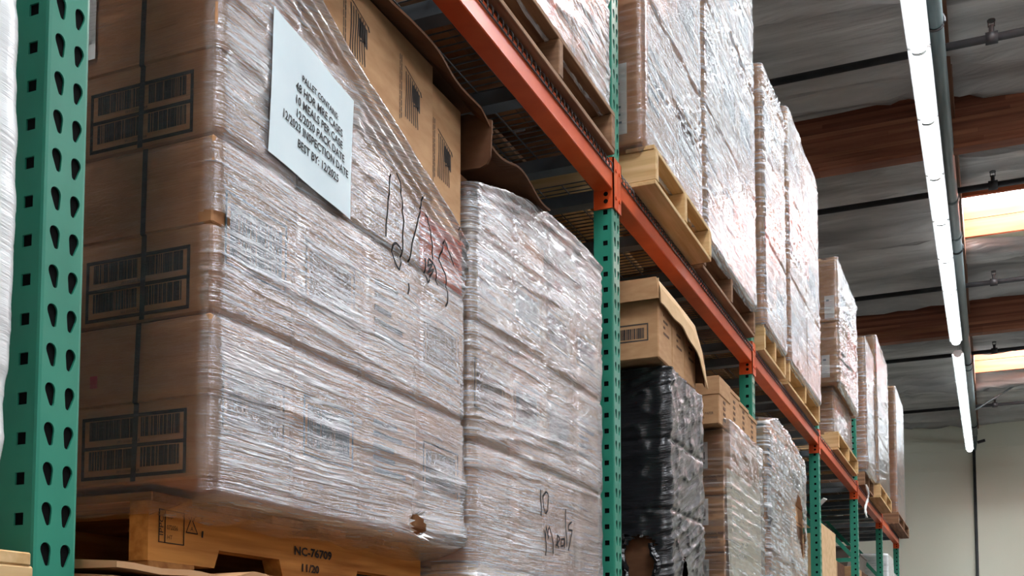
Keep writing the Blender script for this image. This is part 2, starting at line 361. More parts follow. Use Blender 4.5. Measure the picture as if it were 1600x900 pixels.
ordw = ['first','second','third','fourth','fifth','sixth','seventh','eighth','ninth','tenth','eleventh','twelfth','thirteenth','fourteenth','fifteenth','sixteenth','seventeenth','eighteenth','nineteenth','twentieth']
LY = [8.823 + 1.212*k for k in range(-13, 7)]  # row carried on unseen behind the camera to light end faces
for k, y in enumerate(LY):
    if k < 12: lab, grp = 'unseen strip light carrying the aisle row back to light the loads', 'unseen strip lights nearer than the view'
    else: lab, grp = '%s lit fluorescent strip of the front run, counted from the near end' % ordw[k-12], 'front run of strip lights'
    strip_light('strip_light', lab, grp, .855, y, 6.27)
for k in range(7):
    strip_light('strip_light', '%s lit fluorescent strip of the far run, counted from the gap' % ordw[k], 'far run of strip lights', .855, 17.98 + 1.175*k, 6.27, 1.16)
for xx in (5.6, 10.6):
    for k in range(0, 12):
        strip_light('strip_light', 'long unseen strip light added over a neighbouring aisle to light the loads', 'added strip lights over other aisles', xx, -3 + 2.4*k, 6.27, 2.38)

# ------------------------------------------------------------------ RACKING
YU = [1.285, 3.98, 6.58, 9.25, 11.97, 14.67, 17.25]     # far edge of each post
PW, PD = .082, .076
PITCHH = .0594
ZTOP = 4.16
def tile(mb, fc, x0, x1, y0, y1, hole, depth=.003):
    """rect with a hole outline (list of points around its own centre), plus the hole's rim"""
    n = len(hole); cx = sum(p[0] for p in hole)/n; cy = sum(p[1] for p in hole)/n; outer = []
    for (hx, hy) in hole:
        dx_, dy_ = hx-cx, hy-cy; t = 1e9
        if dx_ > 1e-9: t = min(t, (x1-cx)/dx_)
        if dx_ < -1e-9: t = min(t, (x0-cx)/dx_)
        if dy_ > 1e-9: t = min(t, (y1-cy)/dy_)
        if dy_ < -1e-9: t = min(t, (y0-cy)/dy_)
        outer.append((cx+dx_*t, cy+dy_*t))
    for cxn, cyn in ((x0,y0),(x1,y0),(x1,y1),(x0,y1)):      # snap the closest to each corner
        k = min(range(n), key=lambda i: (outer[i][0]-cxn)**2 + (outer[i][1]-cyn)**2); outer[k] = (cxn, cyn)
    vv = [fc.p(*p, 0) for p in hole] + [fc.p(*p, 0) for p in outer] + [fc.p(*p, -depth) for p in hole]
    ff = [(i,(i+1)%n,n+(i+1)%n,n+i) for i in range(n)] + [(2*n+i,2*n+(i+1)%n,(i+1)%n,i) for i in range(n)]
    mb.add(vv, ff)
def tear(cx, cy, tilt):
    pts = []
    r1, r2, d = .0098, .0050, .0205
    for k in range(9): a = math.pi*(k/8) ; pts.append((r1*math.cos(a), r1*math.sin(a)))
    pts.append((-r1*.96, -.004)); 
    for k in range(5): a = math.pi + math.pi*k/4; pts.append((r2*math.cos(a), -d + r2*math.sin(a)))
    pts.append((r1*.96, -.004))
    c, s = math.cos(tilt), math.sin(tilt)
    return [(cx + x*c - (y+.006)*s, cy + x*s + (y+.006)*c) for x, y in pts]
def square(cx, cy, h=.0092):
    return [(cx+h,cy-h*.5),(cx+h,cy),(cx+h,cy+h),(cx,cy+h),(cx-h,cy+h),(cx-h,cy),(cx-h,cy-h),(cx,cy-h),(cx+h,cy-h)]
def post_mesh():
    mb = MB(); ff = Face((0,-PW,0),(0,1,0),(0,0,1)); fn = Face((-PD,-PW,0),(1,0,0),(0,0,1)); ffar = Face((0,0,0),(-1,0,0),(0,0,1))
    r = .006; n = int(ZTOP/PITCHH); off = .0105
    zst = ZTOP - n*PITCHH
    for k in range(n):
        z0 = zst + k*PITCHH; z1 = z0 + PITCHH; zc = (z0+z1)/2
        tile(mb, ff, r, PW/2, z0, z1, tear(PW*.29, zc+off, R(9)))
        tile(mb, ff, PW/2, PW-r, z0, z1, tear(PW*.73, zc+off, R(-9)))
        tile(mb, fn, 0, PD-r, z0, z1, square(PD*.60, zc))
        tile(mb, ffar, r, PD, z0, z1, square(PD*.40, zc))
    for (a, b) in (((0,-PW+r),(-r,-PW)), ((-r,0),(0,-r))):      # the rounded folds
        mid = ((a[0]+b[0])/2 + (.0018 if a[0]==0 or b[0]==0 else 0), (a[1]+b[1])/2 + (-.0018 if a[1] < -.04 else .0018))
        P_ = [a, mid, b]
        for (p, q) in zip(P_[:-1], P_[1:]):
            mb.add([(p[0],p[1],zst),(q[0],q[1],zst),(q[0],q[1],ZTOP),(p[0],p[1],ZTOP)], [(0,1,2,3)])
    mb.add([(-PD,-PW,zst),(-PD,0,zst),(-PD,0,ZTOP),(-PD,-PW,ZTOP)], [(0,1,2,3)])  # closed back, added to keep light out of the post
    mb.add([(-PD,-PW,ZTOP),(0,-PW,ZTOP),(0,0,ZTOP),(-PD,0,ZTOP)], [(0,1,2,3)])
    mb.box(-PD+.001, -.001, -PW+.001, -.001, 0, zst)
    return mb
RACKD = 1.1
frame0 = empty('upright_frame', (0, 0, 0))
pm = post_mesh()
def raw_build(name, mb, mat, parent, smooth=False):
    me = bpy.data.meshes.new(name); me.from_pydata([tuple(p) for p in mb.v], [], mb.f); me.update(); me.materials.append(mat)
    ob = bpy.data.objects.new(name, me); COL.objects.link(ob); ob.parent = parent; return ob
raw_build('post', pm, M['green'], frame0)
rp = MB(); rp.v = [(-RACKD - x, y, z) for x, y, z in pm.v]; rp.f = [q[::-1] for q in pm.f]
raw_build('post', rp, M['green'], frame0)
raw_build('slot_shade_core', MB().box(-PD+.004,-.004,-PW+.004,-.004,.2,ZTOP-.01), M['black'], frame0)  # black core added so the slots look dark inside
raw_build('foot_plate', MB().box(-.11,.03,-.13,.05,0,.01), M['green'], frame0)
raw_build('foot_plate', MB().box(-RACKD-.03,-RACKD+.11,-.13,.05,0,.01), M['green'], frame0)
xf, xb = -PD+.005, -RACKD+PD-.005
zz = .25; side = 0
while zz < 4.0:
    raw_build('horizontal_brace', MB().bar((xf,-.041,zz),(xb,-.041,zz),.03,.04), M['green'], frame0)
    if zz + 1.2 < 4.1:
        raw_build('diagonal_brace', MB().bar((xf if side else xb,-.041,zz+.04),(xb if side else xf,-.041,zz+1.16),.03,.04), M['green'], frame0)
    zz += 1.22; side = 1
flab = ['nearest green rack upright with keyhole slots, left of the notice load',
        'green rack upright between the load marked 10 Meals and the black load',
        'third green rack upright, partly hidden behind carton-topped cream load',
        'fourth green rack upright, right of the torn film load',
        'fifth green rack upright, its top showing beside upper cartons',
        'sixth green rack upright near the back wall',
        'last and farthest green rack upright at the rack end']
for k, y in enumerate(YU):
    f = frame0 if k == 0 else copy_tree(frame0)
    f.location = (0, y, 0); tag(f, flab[k], 'rack upright', 'green rack uprights')

ZB1, ZB2 = 1.697, 3.475       # deck heights
bayw = ['nearest','second','third','fourth','fifth','farthest']
def beam(label, ya, yb, ztop, xface, sgn, group):
    """sgn +1: front beam facing the aisle, -1: rear"""
    e = empty('load_beam', (xface - sgn*.035, (ya+yb)/2, ztop-.1)); tag(e, label, 'beam', group)
    w, h = .070, .095
    st = .022
    poly = [(0,ztop-h),(0,ztop-.028),(-.0,ztop-.012),(-.006,ztop),(-w*.45,ztop),(-w*.45,ztop-.02),(-w,ztop-.02),(-w,ztop-h)]
    poly = [(xface + sgn*p[0], p[1]) for p in poly]
    build('beam_tube', MB().prism(poly, 1, ya+.004, yb-.004), M['orange'], e, bevel=.003)
    zc0, zc1 = ztop-.165, ztop+.03
    for yy, d in ((ya, 1), (yb, -1)):
        mb = MB()
        x1 = xface + sgn*.006
        a, b = sorted((yy, yy + d*.005)); mb.box(min(xface-sgn*.074,x1), max(xface-sgn*.074,x1), a, b, zc0, zc1)
        a, b = sorted((yy + d*.005, yy - d*.0395)); mb.box(min(xface+sgn*.001,x1), max(xface+sgn*.001,x1), a, b, zc0, zc1)
        c = build('end_connector', mb, M['orange'], e)
        fy = yy + d*.0055
        hm = MB()
        for zz in (zc0+.028, zc0+.056):
            hm.tube([(xface-sgn*.026, fy-d*.002, zz),(xface-sgn*.026, fy+d*.0006, zz)], .0085, 12)
        build('lock_hole_disc', hm, M['black'], c)  # flat black discs painting the shade inside the connector holes
        rv = MB()
        for zz in (zc0+.045, zc0+.15):
            rv.tube([(x1, yy-d*.021, zz),(x1+sgn*.004, yy-d*.021, zz)], .008, 10)
        build('rivet', rv, M['orange'], c)
for k in range(6):
    ya, yb = YU[k], YU[k+1]-PW
    beam('%s upper orange load beam along the aisle face' % bayw[k], ya, yb, ZB2, 0, 1, 'upper orange load beams')
    beam('%s upper rear orange load beam behind the loads' % bayw[k], ya, yb, ZB2, -RACKD, -1, 'upper rear orange load beams')
    beam('%s lower orange load beam under the lower loads' % bayw[k], ya, yb, ZB1, 0, 1, 'lower orange load beams')
    beam('%s lower rear orange load beam under the lower loads' % bayw[k], ya, yb, ZB1, -RACKD, -1, 'lower rear orange load beams')
beam('lower orange load beam left of the nearest upright', -1.33, YU[0]-PW, 1.62, 0, 1, 'lower orange load beams')
beam('lower rear beam left of the nearest upright', -1.33, YU[0]-PW, 1.62, -RACKD, -1, 'lower rear orange load beams')

def deck(label, ya, yb, z, fine=True):
    e = empty('wire_deck', (-.55, (ya+yb)/2, z)); tag(e, label, 'wire deck', 'wire decks')
    mb = MB(); r = .0026; pitch = .036 if fine else .1
    y = ya + .02
    while y < yb - .01:
        mb.tube([(-RACKD-.006,y,z-.02),(-RACKD-.004,y,z+.002),(-RACKD+.03,y,z+.006),(-.04,y,z+.006),(-.012,y,z+.006),(.002,y,z+.003),(.0075,y,z-.008),(.0075,y,z-.03)], r, 5); y += pitch
    for x in np.arange(-RACKD+.06, -.03, .1): mb.tube([(x,ya+.01,z+.001),(x,yb-.01,z+.001)], r, 5)
    mb.tube([(.0045,ya+.01,z-.031),(.0045,yb-.01,z-.031)], r*1.15, 5)
    o = build('wire_mesh', mb, M['wire'], e, smooth=True); o['kind'] = 'stuff'
    for t in (.1,.5,.9):
        yc = ya + (yb-ya)*t
        build('support_channel', MB().prism([(yc-.03,z-.002),(yc-.03,z-.05),(yc+.03,z-.05),(yc+.03,z-.002)], 0, -RACKD+.07, -.072), M['channel'], e)
for k in range(6):
    ya, yb = YU[k], YU[k+1]-PW; ym = (ya+yb)/2
    for lev, z in (('upper',ZB2),('lower',ZB1)):
        deck('near-half %s wire deck of the %s rack bay' % (lev, bayw[k]), ya, ym, z, k < 3 and lev == 'upper')
        deck('far-half %s wire deck of the %s rack bay' % (lev, bayw[k]), ym, yb, z, k < 3 and lev == 'upper')
deck('lower wire deck left of the nearest upright', 0.0, YU[0]-PW, 1.62, False)

# ------------------------------------------------------------------ LOADS: pallets, cartons, film
def pallet(label, x0, x1, y0, y1, z0, along='x', pal='wood', H=.165, group='pallets', nb=6, notched=False, stringer_t=.038):
    e = empty('pallet', ((x0+x1)/2, (y0+y1)/2, z0)); tag(e, label, 'pallet', group)
    t = .018; sh = H - 2*t
    rnd = random.Random(int(y0*1000+z0*77))
    ms, md = (M[pal+'_x'], M[pal+'_y']) if along == 'x' else (M[pal+'_y'], M[pal+'_x'])
    def sbox(c):
        if along == 'x': return MB().box(x0,x1,c-stringer_t/2,c+stringer_t/2,z0+t,z0+t+sh)
        return MB().box(c-stringer_t/2,c+stringer_t/2,y0,y1,z0+t,z0+t+sh)
    lo, hi = (y0, y1) if along == 'x' else (x0, x1)
    for q, c in enumerate((lo+stringer_t/2, (lo+hi)/2, hi-stringer_t/2)):
        if notched:
            L = y1-y0; za, zb = z0+t, z0+t+sh; nz = za+.036
            pts = [(y0,za)]
            for a, b in ((.18,.40),(.68,.90)):
                pts += [(y0+L*a,za),(y0+L*a+.014,nz),(y0+L*b-.014,nz),(y0+L*b,za)]
            pts += [(y1,za),(y1,zb),(y0,zb)]
            sb = MB(); n = len(pts); cx0, cx1 = c-stringer_t/2, c+stringer_t/2
            # split into convex columns so that the notches stay open
            def q4(p): sb.prism(p, 0, cx0, cx1)
            ya_ = [y0, y0+L*.18, y0+L*.40, y0+L*.68, y0+L*.90, y1]
            q4([(y0,za),(ya_[1],za),(ya_[1]+.014,nz),(y0,nz)]); q4([(ya_[2]-.014,nz),(ya_[2],za),(ya_[3],za),(ya_[3]+.014,nz)]); q4([(ya_[4]-.014,nz),(ya_[4],za),(y1,za),(y1,nz)])
            q4([(y0,nz),(y1,nz),(y1,zb),(y0,zb)])
            build('stringer', sb, ms, e)
        else: build('stringer', sbox(c), ms, e, bevel=.003)
    lo, hi = (x0, x1) if along == 'x' else (y0, y1)
    def board(nm, c, w, z, ins=0):
        j = rnd.uniform(-.004,.004)
        if along == 'x': b = MB().box(c-w/2,c+w/2,y0+ins+j,y1-ins+j,z,z+t)
        else: b = MB().box(x0+ins+j,x1-ins+j,c-w/2,c+w/2,z,z+t)
        build(nm, b, md, e, bevel=.002)
    w = .13
    for k in range(nb): board('deck_board', lo+w/2 + (hi-lo-w)*k/(nb-1), w*rnd.uniform(.85,1), z0+t+sh)
    for k in range(4): board('bottom_board', lo+w/2 + (hi-lo-w)*k/3, w*rnd.uniform(.85,1), z0)
    return e

def carton(label, x0, x1, y0, y1, z0, z1, mat='kraft', group=None, lid=False, name='carton'):
    if lid:
        o = build(name, MB().box(x0,x1,y0,y1,z0,z1-.004), M[mat], bevel=.004)
        zm = (z0+z1)/2
        build('lid', MB().box(x0-.004,x1+.004,y0-.004,y1+.004,zm,z1), M[mat], o, bevel=.003)
    else:
        o = build(name, MB().box(x0,x1,y0,y1,z0,z1), M[mat], bevel=.005)
    tag(o, label, 'carton', group)
    return o
def tape(o, x0, x1, y0, y1, z1, zdrop):
    """packing tape over the top seam and down the aisle face"""
    yc = (y0+y1)/2
    build('packing_tape', MB().box(x1, x1+.0008, yc-.025, yc+.025, z1-zdrop, z1), M['kraft_b'], o)
def print_block(o, fc, w, h, rnd, ink='ink_soft', kind=0):
    mb = MB()
    if kind == 0:
        fc.frame(mb, w*.12, w*.88, h*.3, h*.72, .005); fc.bars(mb, w*.18, w*.82, h*.36, h*.66, rnd, .003)
    elif kind == 1:
        for q in range(5): fc.rect(mb, w*.2, w*(.5+rnd.random()*.3), h*(.7-q*.09), h*(.74-q*.09))
    elif kind == 2:
        for q in range(4):
            a = w*(.12+q*.2); fc.rect(mb, a, a+w*.05, h*.15, h*(.5+.35*rnd.random()))
    build('printed_marks', mb, M[ink], o)

FILMS = {}
def film(name, label, x0, x1, y0, y1, z0, z1, mat, seed, hf=.5, he=.2, seams=(), cols=(), ds=.02, dt=.008, off=.013, amp=.004,
         ridge=.006, ztop=None, holes=(), clear=(), bot_in=.05, top_in=.12, corner=.02, rope=0, slope=0.0, bulge=0.0, group=None, crease=0, end_in=None):
    P_ = []
    def seg(ax, ay, bx, by, nx_, ny_, reg):
        L = math.hypot(bx-ax, by-ay); n = max(2, int(L/ds))
        for k in range(n+1): P_.append((ax+(bx-ax)*k/n, ay+(by-ay)*k/n, nx_, ny_, reg))
    c = corner
    seg(x0, y0, x1-c, y0, 0, -1, 0)
    for k in range(1, 5): a = -math.pi/2 + math.pi/2*k/5; P_.append((x1-c+c*math.cos(a), y0+c+c*math.sin(a), math.cos(a), math.sin(a), .5))
    seg(x1, y0+c, x1, y1-c, 1, 0, 1)
    for k in range(1, 5): a = math.pi/2*k/5; P_.append((x1-c+c*math.cos(a), y1-c+c*math.sin(a), math.cos(a), math.sin(a), .5))
    seg(x1-c, y1, x0, y1, 0, 1, 2)
    A = np.array(P_); ns = len(A)
    S = np.concatenate([[0], np.cumsum(np.hypot(np.diff(A[:,0]), np.diff(A[:,1])))])
    nt = int((z1-z0)/dt)+1
    T = np.linspace(0, 1, nt)
    zt = np.array([ztop(a[1]) if (ztop and a[4] in (.5,1)) else (ztop(min(max(a[1],y0),y1)) if ztop else z1) for a in A])
    SS, TT = np.meshgrid(S, T, indexing='ij')
    ZZ = z0 + TT*(zt[:,None]-z0)
    ZZw = ZZ + .018*(fbm(SS*1.3, ZZ*2.0, seed+3)-.5) + slope*SS
    rid = (1-np.abs(2*vn(SS*1.1+5, ZZw*34, seed+5)-1))**5 * np.clip(vn(SS*.9, ZZw*7, seed+6)*2.2-.7, 0, 1)
    rid2 = (1-np.abs(2*vn(SS*.35+5, ZZw*15, seed+8)-1))**9 * np.clip(vn(SS*.7+3, ZZw*3, seed+9)*2.4-1.0, 0, 1)
    D = off + amp*(fbm(SS*5, ZZw*22, seed)-.5)*2 + ridge*rid + ridge*1.9*rid2 + bulge*np.sin(np.pi*np.clip(TT,0,1))
    for zs in seams: D = D - .007*np.exp(-((ZZ - zs - .006*(vn(SS*4, SS*0, seed+12)-.5))/.010)**2)
    for yc in cols: D = D - .003*np.exp(-((A[:,1][:,None]-yc)/.008)**2)*((A[:,4] == 1)[:,None])
    if crease: D = D + crease*((1-np.abs(2*fbm(SS*9, ZZw*9, seed+21)-1))**4 - .2)
    if rope:
        q = (zt[:,None]-ZZ)
        D = D + rope*np.abs(np.sin(q*math.pi/.03 + 2.6*vn(SS*1.1, SS*0, seed+14) + .8*vn(SS*1.5,q*14,seed+17)))**1.6*np.clip(1-q/.17, 0, 1)
    for (cy, cz, ry, rz, val) in clear:
        m0 = ((np.abs(A[:,1][:,None]-cy) < ry) & (np.abs(ZZ-cz) < rz) & (A[:,4] == 1)[:,None]); D = np.where(m0, np.minimum(D, .014), D)
    D = np.maximum(D, .004)
    X = A[:,0][:,None] + A[:,2][:,None]*D; Y = A[:,1][:,None] + A[:,3][:,None]*D
    hz = np.where(A[:,4] == 1, hf, np.where(A[:,4] == .5, .3*hf+.7*he, he))[:,None]*np.ones_like(ZZ)
    hz = hz*(.72 + .6*fbm(SS*2.2, ZZw*5, seed+30)) + .35*rid*hz + .4*rid2*hz
    fr = (A[:,4] == 1)[:,None]
    for (cy, cz, ry, rz, val) in clear:
        m_ = np.clip(1.6*(1 - np.maximum(np.abs(Y-cy)/ry, np.abs(ZZ-cz)/rz)*.9), 0, 1)*fr; hz = hz*(1-m_) + val*m_
    rows = []
    hzr = []
    for k in range(4, 0, -1):                    # the film gathered in under the load
        f = k/4
        be = bot_in if end_in is None else end_in
        rows.append((np.minimum(X - A[:,2][:,None]*bot_in*f, x1+off-bot_in*f), np.clip(Y - A[:,3][:,None]*be*f, y0-off+be*f, y1+off-be*f), ZZ - .028*math.sin(f*1.57) - .010*vn(SS*14,SS*0+k,seed+40)*f)); 
    GXs = [r_[0][:,0] for r_ in rows] + [X[:,j] for j in range(nt)]
    GYs = [r_[1][:,0] for r_ in rows] + [Y[:,j] for j in range(nt)]
    GZs = [r_[2][:,0] for r_ in rows] + [ZZ[:,j] for j in range(nt)]
    GH = [hz[:,0]]*4 + [hz[:,j] for j in range(nt)]
    for k in range(1, 5):                        # and folded in over the top
        f = k/4
        GXs.append(X[:,-1] - A[:,2]*top_in*f); GYs.append(Y[:,-1] - A[:,3]*top_in*f)
        GZs.append(ZZ[:,-1] + .016*math.sin(f*2.4) + .02*(vn(S*9, S*0+k, seed+50)-.5)*f); GH.append(hz[:,-1])
    V = np.stack([np.array(GXs), np.array(GYs), np.array(GZs)], -1); H = np.array(GH)      # [row, s]
    nr = V.shape[0]
    mb = MB(); mb.v = V.reshape(-1,3).tolist()
    for j in range(nr-1):
        for i in range(ns-1):
            if holes:
                cxx, cy, cz = V[j,i]; bad = False
                for h in holes:
                    reg, hy, hz_, ry, rz = h
                    if reg == 'f' and A[i,4] in (1,.5): d = ((cy-hy)/ry)**2 + ((cz-hz_)/rz)**2
                    elif reg == 'e' and A[i,4] in (0,.5): d = ((cxx-hy)/ry)**2 + ((cz-hz_)/rz)**2
                    else: continue
                    if d < 1 + .55*(vn(i*.9, j*.9, seed+60)-.5): bad = True
                if bad: continue
            mb.f.append((j*ns+i, j*ns+i+1, (j+1)*ns+i+1, (j+1)*ns+i))
    o = build(name, mb, M[mat], smooth=True)
    at = o.data.attributes.new('haze', 'FLOAT', 'POINT')
    if len(o.data.vertices) == H.size: at.data.foreach_set('value', H.reshape(-1))
    tag(o, label, 'plastic film', group)
    msk = A[:,4] == 1
    FILMS[o.name] = (Y[msk], ZZ[msk], X[msk])
    return o
def on_film(o, y, z):
    Y, Z, X = FILMS[o.name]; k = np.argmin((Y-y)**2 + (Z-z)**2); return X.reshape(-1)[k]
def scribble(o, strokes, w, mat='ink'):
    mb = MB()
    for st in strokes:
        pts = []
        for (a, b), (c, d) in zip(st[:-1], st[1:]):
            n = max(1, int(math.hypot(c-a, d-b)/.006))
            pts += [(a+(c-a)*k/n, b+(d-b)*k/n) for k in range(n)]
        pts.append(st[-1])
        V = []
        for i, (y, z) in enumerate(pts):
            y0_, z0_ = pts[max(i-1,0)]; y1_, z1_ = pts[min(i+1,len(pts)-1)]
            l = math.hypot(y1_-y0_, z1_-z0_) or 1; ny_, nz_ = -(z1_-z0_)/l*w/2, (y1_-y0_)/l*w/2
            x = max(on_film(o, y, z), on_film(o, y+.004, z+.004), on_film(o, y-.004, z-.004)) + .0015
            V += [(x,y+ny_,z+nz_),(x,y-ny_,z-nz_)]
        mb.add(V, [(2*i,2*i+1,2*i+3,2*i+2) for i in range(len(pts)-1)])
    k = build('marker_writing', mb, M[mat], o); return k

LAY = ['bottom','second','third','fourth','fifth']
CL = ['first','second','third','fourth','fifth']
def grid_cartons(where, x1, y0, y1, zs, ncol, depth, mats, rnd, lid=False, group=None, gap=.006, marks=True, skip=(), mark_from=0):
    out = {}
    L = (y1-y0)/ncol
    for l in range(len(zs)-1):
        for c in range(ncol):
            if (l, c) in skip: continue
            ya, yb = y0+c*L+gap/2, y0+(c+1)*L-gap/2
            if c == 0: ya = y0
            if c == ncol-1: yb = y1
            o = carton('%s-row carton, %s from near end, %s' % (LAY[l], CL[c], where), x1-depth, x1 - rnd.uniform(0,.004), ya, yb, zs[l]+.001, zs[l+1]-.003,
                       rnd.choice(mats), group or ('cartons ' + where), lid)
            if marks and l >= mark_from: print_block(o, front(x1+.0045 if lid else x1, ya, zs[l]), yb-ya, zs[l+1]-zs[l], rnd, rnd.choice(['ink_soft','ink_brown','ink_blue']), rnd.choice((0,1,1,0)))
            out[(l,c)] = o
    return out

# ---- the load with the notice ------------------------------------------------
rnd = random.Random(3)
y0, y1 = 1.588, 2.612
pl = pallet('old brown stamped pallet under the load with the white notice', -1.13, -.13, y0, y1+.02, 1.773, 'y', 'old', .145, notched=True, stringer_t=.044)
zs = [1.932, 2.232, 2.561, 2.885]
bx = grid_cartons('of the notice load', 0, y0, y1, zs[:3], 4, .34, ['kraft_b'], rnd, lid=True)
o = carton('brown carton in the third row at the near end of the notice load', -.34, 0, y0, y0+.262, zs[2]+.001, zs[3], 'kraft_b', 'cartons of the notice load', True)
ends = [bx[(0,0)], bx[(1,0)], o]
for i, o in enumerate(ends):
    za, zb = zs[i], zs[i+1]; hgt = zb-za
    fc = near(-.34, y0-.0002, za); mb = MB()
    X0, X1, Z0, Z1 = .048, .292, .012, .130
    fc.frame(mb, X0, X1, Z0, Z1, .0065); fc.rect(mb, X0, X1, (Z0+Z1)/2-.003, (Z0+Z1)/2+.0035)
    for zz in (Z0+.018, (Z0+Z1)/2+.015):
        fc.bars(mb, X0+.018, X0+.122, zz, zz+.036, rnd); fc.bars(mb, X0+.140, X1-.016, zz, zz+.036, rnd)
        fc.text(mb, 'W1155002-BAR', (X0+X1)/2-.01, zz-.009, .008)
    build('barcode_print', mb, M['ink'], o)
    xs_ = -.158 + (0, .006, -.004)[i]
    sm = MB(); t0, t1 = za+.004, zb-.004
    sk = (-.010, -.004, -.008)[i]
    sm.add([(xs_-.006+sk,y0-.0012,t0),(xs_+.006+sk,y0-.0012,t0),(xs_+.006,y0-.0056,t1),(xs_-.006,y0-.0056,t1),(xs_+.006+sk*.5,y0-.0056,(t0+t1)/2-.001),(xs_-.006+sk*.5,y0-.0056,(t0+t1)/2-.001),
            (xs_+.006+sk*.5,y0-.0012,(t0+t1)/2-.003),(xs_-.006+sk*.5,y0-.0012,(t0+t1)/2-.003)], [(0,1,6,7),(7,6,4,5),(5,4,2,3)])
    build('strap', sm, M['strap'], o)
    if i == 0:
        rb = MB(); near(-.34, y0-.0045, za).rect(rb, .068, .085, .185, .208); build('red_sticker', rb, M['red'], o)
for i in range(3): carton('brown carton in the %s row behind the near end of the notice load' % LAY[i], -.97, -.35, y0, y0+.3, zs[i]+.001, zs[i+1]-.003, 'kraft_b', 'back cartons of the notice load')
# pale paper strip caught at the top of the end face
pp = MB(); near(-.34, y0-.012, 2.7).rect(pp, .035, .066, .055, .18, .001); ob = build('paper_label', pp, M['label'], ends[2])
# tall flag-printed cases on top of the front row
def flag(o, fc, y, z):
    mb = MB()
    for k in range(7):                                   # hanging stripes
        a = k*.0098; wv = [(a+.0022*math.sin(t*5+k*.4), -t*(.112-.0022*k)) for t in np.linspace(0,1,9)]
        fc.line(mb, [(y+p, z+q - a*.30) for p, q in wv], .0042)
    fc.line(mb, [(y-.004,z+.012),(y+.074,z-.018)], .003); fc.line(mb, [(y+.074,z-.018),(y+.078,z-.026)], .006)
    for k in range(6): fc.line(mb, [(y+.036+k*.0062, z-.018-k*.002),(y+.036+k*.0064, z-.058-.002*k+.003*math.sin(k))], .0064)
    fc.line(mb, [(y+.066,z-.06),(y+.04,z-.066)], .004)
    for j, dx_ in enumerate((-.030, -.022)):
        zz = .03
        while zz > -.12:
            ll = rnd.uniform(.008,.02); fc.line(mb, [(y+dx_,z+zz),(y+dx_,z+zz-ll)], .0036 if j else .0028); zz -= ll+.004
    build('flag_print', mb, M['ink_soft'], o)
cA = carton('wide tan case printed with two striped flags above the notice load', -.40, .003, 1.856, 2.438, 2.565, 3.118, 'kraft', 'flag-printed cases')
flag(cA, front(.003,0,0), 2.042, 3.062); flag(cA, front(.003,0,0), 2.294, 3.030)
cB = carton('narrow tan case printed with one striped flag above the notice load', -.40, -.006, 2.442, 2.618, 2.565, 3.085, 'kraft', 'flag-printed cases')
flag(cB, front(-.006,0,0), 2.484, 2.962)
cN = carton('brown carton on top of the near end of the notice load', -.34, 0, y0, y0+.262, zs[3]+.002, 3.118, 'kraft_b', 'cartons of the notice load')
# its sagging cardboard cap with a drooping flap at the far end
mb = MB(); n = 34
ysx = np.linspace(1.60, 2.665, n)
outer = [.055 + .010*math.sin(y*17) + .008*vn(y*9,0,70) for y in ysx]
zo = [3.118 - max(0,(y-2.2))*.10 + .006*math.sin(y*13) - (.03 if y > 2.6 else 0)*(y-2.6)/.065 for y in ysx]
V = []
for y, xo, z in zip(ysx, outer, zo):
    zi = 3.1195 - max(0,(y-2.45))*.08
    V += [(-.41,y,zi+.002),(.0,y,zi+.002),(xo,y,z-.012),(xo+.001,y,z-.006),(0,y,zi+.009),(-.41,y,zi+.009)]
mb.v = V
for i in range(n-1):
    for k in range(6): mb.f.append((i*6+k, i*6+(k+1)%6, (i+1)*6+(k+1)%6, (i+1)*6+k))
cap = build('cardboard_sheet', mb, M['kraft_dark'], smooth=False); tag(cap, 'shade-darkened drooping cardboard cap over the flag-printed cases', 'cardboard sheet')
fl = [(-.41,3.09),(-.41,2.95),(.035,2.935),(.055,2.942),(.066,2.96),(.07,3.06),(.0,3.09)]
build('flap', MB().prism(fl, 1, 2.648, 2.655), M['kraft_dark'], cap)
# the notice sheet under the film
QY = (1.742, 2.037, 2.027, 1.729); QZ = (2.883, 2.832, 2.562, 2.586)        # tl tr br bl
def sheet(a, b, h=0):
    y = (QY[3]*(1-a)+QY[2]*a)*(1-b) + (QY[0]*(1-a)+QY[1]*a)*b; z = (QZ[3]*(1-a)+QZ[2]*a)*(1-b) + (QZ[0]*(1-a)+QZ[1]*a)*b
    return (.0160 + h + .0012*math.sin(a*9+b*4), y, z)
mb = MB(); n = 12
mb.v = [sheet(i/n, j/n) for i in range(n+1) for j in range(n+1)]; mb.f = [(i*(n+1)+j,(i+1)*(n+1)+j,(i+1)*(n+1)+j+1,i*(n+1)+j+1) for i in range(n) for j in range(n)]
nt_ = build('notice_sheet', mb, M['paper'], smooth=True); tag(nt_, 'white printed notice listing pallet contents, under the film', 'paper sheet')
mb = MB(); fc0 = front(0,0,0)
LINES = [('PALLET CONTAINS:', .60, .70, .050), ('48 HDR MRE CASES', .60, .60, .066), ('10 MEALS PER CASE', .60, .505, .066), ('12/2020 PACK DATE', .62, .41, .066), ('12/2023 INSPECTION DATE', .57, .315, .066), ('BEST BY: 12/2025', .60, .205, .066)]
for txt, x, y, sz in LINES:
    fc0.text(mb, txt, x-.03, y, sz*1.3, sx=.80, warp=lambda a, b, h: sheet(a, b, .0012), bold=.0016)
build('printed_text', mb, M['ink'], nt_)
for sy, sz_, nm in ((2.47,2.66,'a'),):
    sb = MB(); front(.004,0,0).rect(sb, 2.365, 2.60, 2.57, 2.715, .001)
    so = build('orange_placard', sb, M['oran_label']); tag(so, 'orange placard half hidden under the film behind black marker writing', 'placard')
